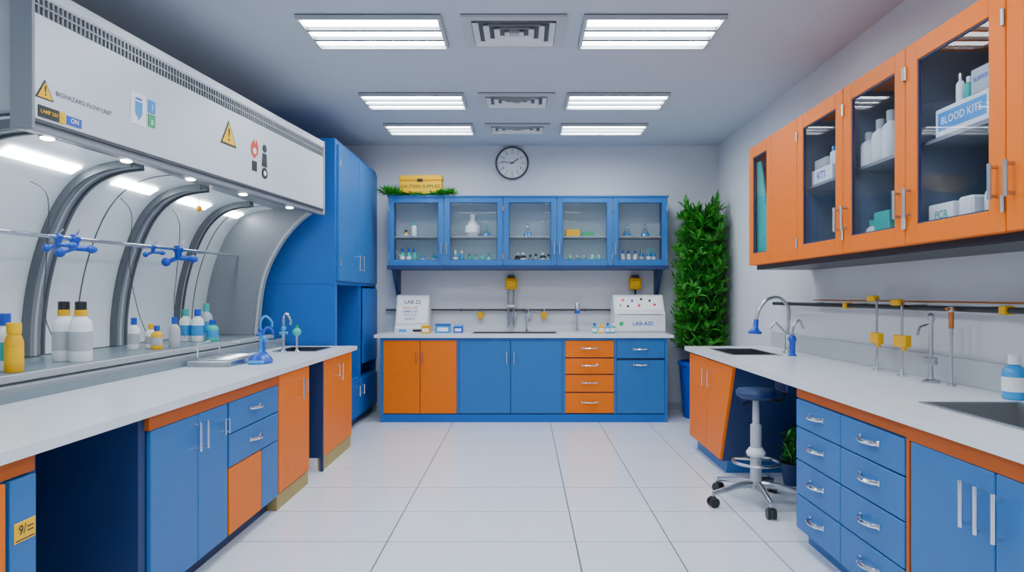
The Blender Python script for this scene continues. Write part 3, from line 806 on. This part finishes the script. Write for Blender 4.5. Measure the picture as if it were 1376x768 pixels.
b.box(1.80,1.92,3.30,3.44,zb1,zb1+.17,TEAL,.005); rb2(3.50,zb1,PAPER,TEAL,.035,.14,1.83)
b.box(1.785,1.98,2.56,2.90,zb2,zb2+.12,PAPER,.004); b.box(1.79,1.93,2.56,2.68,zb2+.1205,zb2+.22,LGREY,.004)
b.box(1.783,1.786,2.58,2.88,zb2+.025,zb2+.10,BPL2)
b.text('BLOOD KITS',T((1.782,2.73,zb2+.062))@RZ(-90)@VX,.045,PAPER); b.text('BUFFER',T((1.789,2.62,zb2+.175))@RZ(-90)@VX,.026,BPL)
simple_bottle('',(1.83,2.80,zb2+.1205),.018,.13,PAPER,STEEL,b=b); simple_bottle('',(1.83,2.75,zb2+.1205),.018,.10,TEAL,PAPER,b=b)
b.box(1.785,1.93,2.78,2.95,zb1,zb1+.14,PAPER,.004); b.text('PCR',T((1.784,2.86,zb1+.09))@RZ(-90)@VX,.05,TEAL)
b.box(1.79,1.88,2.67,2.76,zb1,zb1+.15,PAPER,.01); rb2(2.59,zb1,PAPER,PAPER,.030,.22,1.82)
for y in (1.9,2.05,2.2): rb2(y,zb1,BPL2,PAPER,.04,.2); rb2(y,zb2,PAPER,BPL,.04,.2)
b.done(WC2)

# ---------------- left bench items ----------------
LZ=.9605
simple_bottle('white_reagent_bottle',(-2.40,3.50,LZ),.052,.31,PAPER,BLACK,LGREY,YEL)
simple_bottle('white_reagent_bottle',(-2.285,3.46,LZ),.052,.31,PAPER,BLACK,LGREY,YEL)
simple_bottle('yellow_cap_bottle',(-2.265,2.98,LZ),.036,.22,YEL,YEL2,YEL2,neck=.7)
simple_bottle('white_reagent_bottle',(-2.35,3.04,LZ),.042,.26,PAPER,BPL,TEAL)
for x,y,h,m,c in ((-2.47,4.25,.20,PAPER,BPL),(-2.40,4.32,.16,PAPER,YEL),(-2.33,4.26,.15,YEL,BPL),(-2.28,4.38,.20,LGREY,BPL)): simple_bottle('small_reagent_bottle',(x,y,LZ),.034,h,m,c,LGREY)
for x,y,h,m,c in ((-2.52,5.0,.24,PAPER,TEAL),(-2.42,4.98,.24,PAPER,BPL),(-2.33,5.02,.16,TEAL,BPL),(-2.46,5.2,.28,LGREY,TEAL)): simple_bottle('wash_bottle',(x,y,LZ),.044,h,m,c,BPL2)
b=B('metal_drying_tray')
b.box(-2.07,-1.80,4.12,4.62,.8605,.870,STEEL,.003); 
for a in ((-2.07,-2.055,4.12,4.62),(-1.815,-1.80,4.12,4.62),(-2.055,-1.815,4.12,4.135),(-2.055,-1.815,4.605,4.62)): b.box(*a,.87,.895,STEEL,.003)
for i in range(9): b.tube([(-2.05,4.17+i*.05,.90),(-1.82,4.17+i*.05,.90)],.003,CHROME,6)
b.tube([(-2.04,4.2,.87),(-2.04,4.2,1.0),(-1.96,4.2,1.02)],.006,CHROME,8); b.tube([(-2.04,4.5,.87),(-2.04,4.5,.99),(-1.90,4.5,.99)],.006,CHROME,8)
b.done()
b=B('blue_folded_cloth')
b.lathe((-1.71,4.36,.8605),[(.075,0),(.078,.02),(.06,.05),(.03,.065),(.004,.07)],BPL,18); b.box(-1.76,-1.66,4.26,4.46,.8605,.885,BPL2,.01)
b.done()
def spout(name,x,y,h,m,m2,dx=.07):
    b=B(name); z=.8605
    b.lathe((x,y,z),[(.026,0),(.026,.01),(.012,.02),(.012,h*.55)],m,14)
    b.tube(cat([(x,y,z+h*.5),(x,y,z+h*.85),(x+dx*.4,y+.02,z+h),(x+dx,y+.04,z+h*.85),(x+dx,y+.04,z+h*.7)],4),.009,m,10)
    b.tube([(x-.03,y,z+h*.5),(x+.03,y,z+h*.5)],.012,m2,10); b.sphere((x,y,z+h*.62),.02,m2)
    b.done()
spout('blue_bench_tap',-2.03,5.18,.28,BPL2,BPL); spout('blue_bench_tap',-1.95,5.04,.20,BPL,BPL2,.05); spout('chrome_bench_tap',-1.86,5.20,.30,CHROME,BPL2,.04)
b=B('green_bulb_tap')
b.lathe((-1.75,5.18,.8605),[(.022,0),(.022,.01),(.009,.02),(.009,.13)],CHROME,14); b.sphere((-1.75,5.18,1.02),.032,TEAL); b.tube([(-1.75,5.18,1.04),(-1.75,5.18,1.07)],.012,GREEN,10)
b.done()
b=B('potted_herb')
hx,hy=1.86,4.62
b.lathe((hx,hy,0),[(.001,.001),(.06,0),(.08,.14),(.085,.15),(.075,.15),(.072,.12)],NAVY,18,caps=False); b.lathe((hx,hy,.13),[(.074,0),(.002,.01)],SOIL,16)
for i in range(220):
    p=Vector((hx+random.uniform(-.05,.05),hy+random.uniform(-.05,.05),.14+random.uniform(0,.22))); leaf(b,p,Vector((random.uniform(-1,1),random.uniform(-1,.3),random.uniform(.2,1))),.08,.012,.2,random.choice(LEAF))
b.done(recalc=False,smooth=False)

# ---------------- world & camera ----------------
w=bpy.data.worlds.new('world'); SC.world=w; w.use_nodes=True
w.node_tree.nodes['Background'].inputs[0].default_value=(.5,.55,.6,1); w.node_tree.nodes['Background'].inputs[1].default_value=.3
cam=bpy.data.cameras.new('camera'); co=bpy.data.objects.new('camera',cam); SC.collection.objects.link(co)
co.location=(0,0,1.30); co.rotation_euler=(math.radians(90),0,0)
cam.sensor_width=36; cam.lens=900/1376*36; cam.shift_x=-15/1376; cam.shift_y=13/1376; cam.clip_start=.05
SC.camera=co
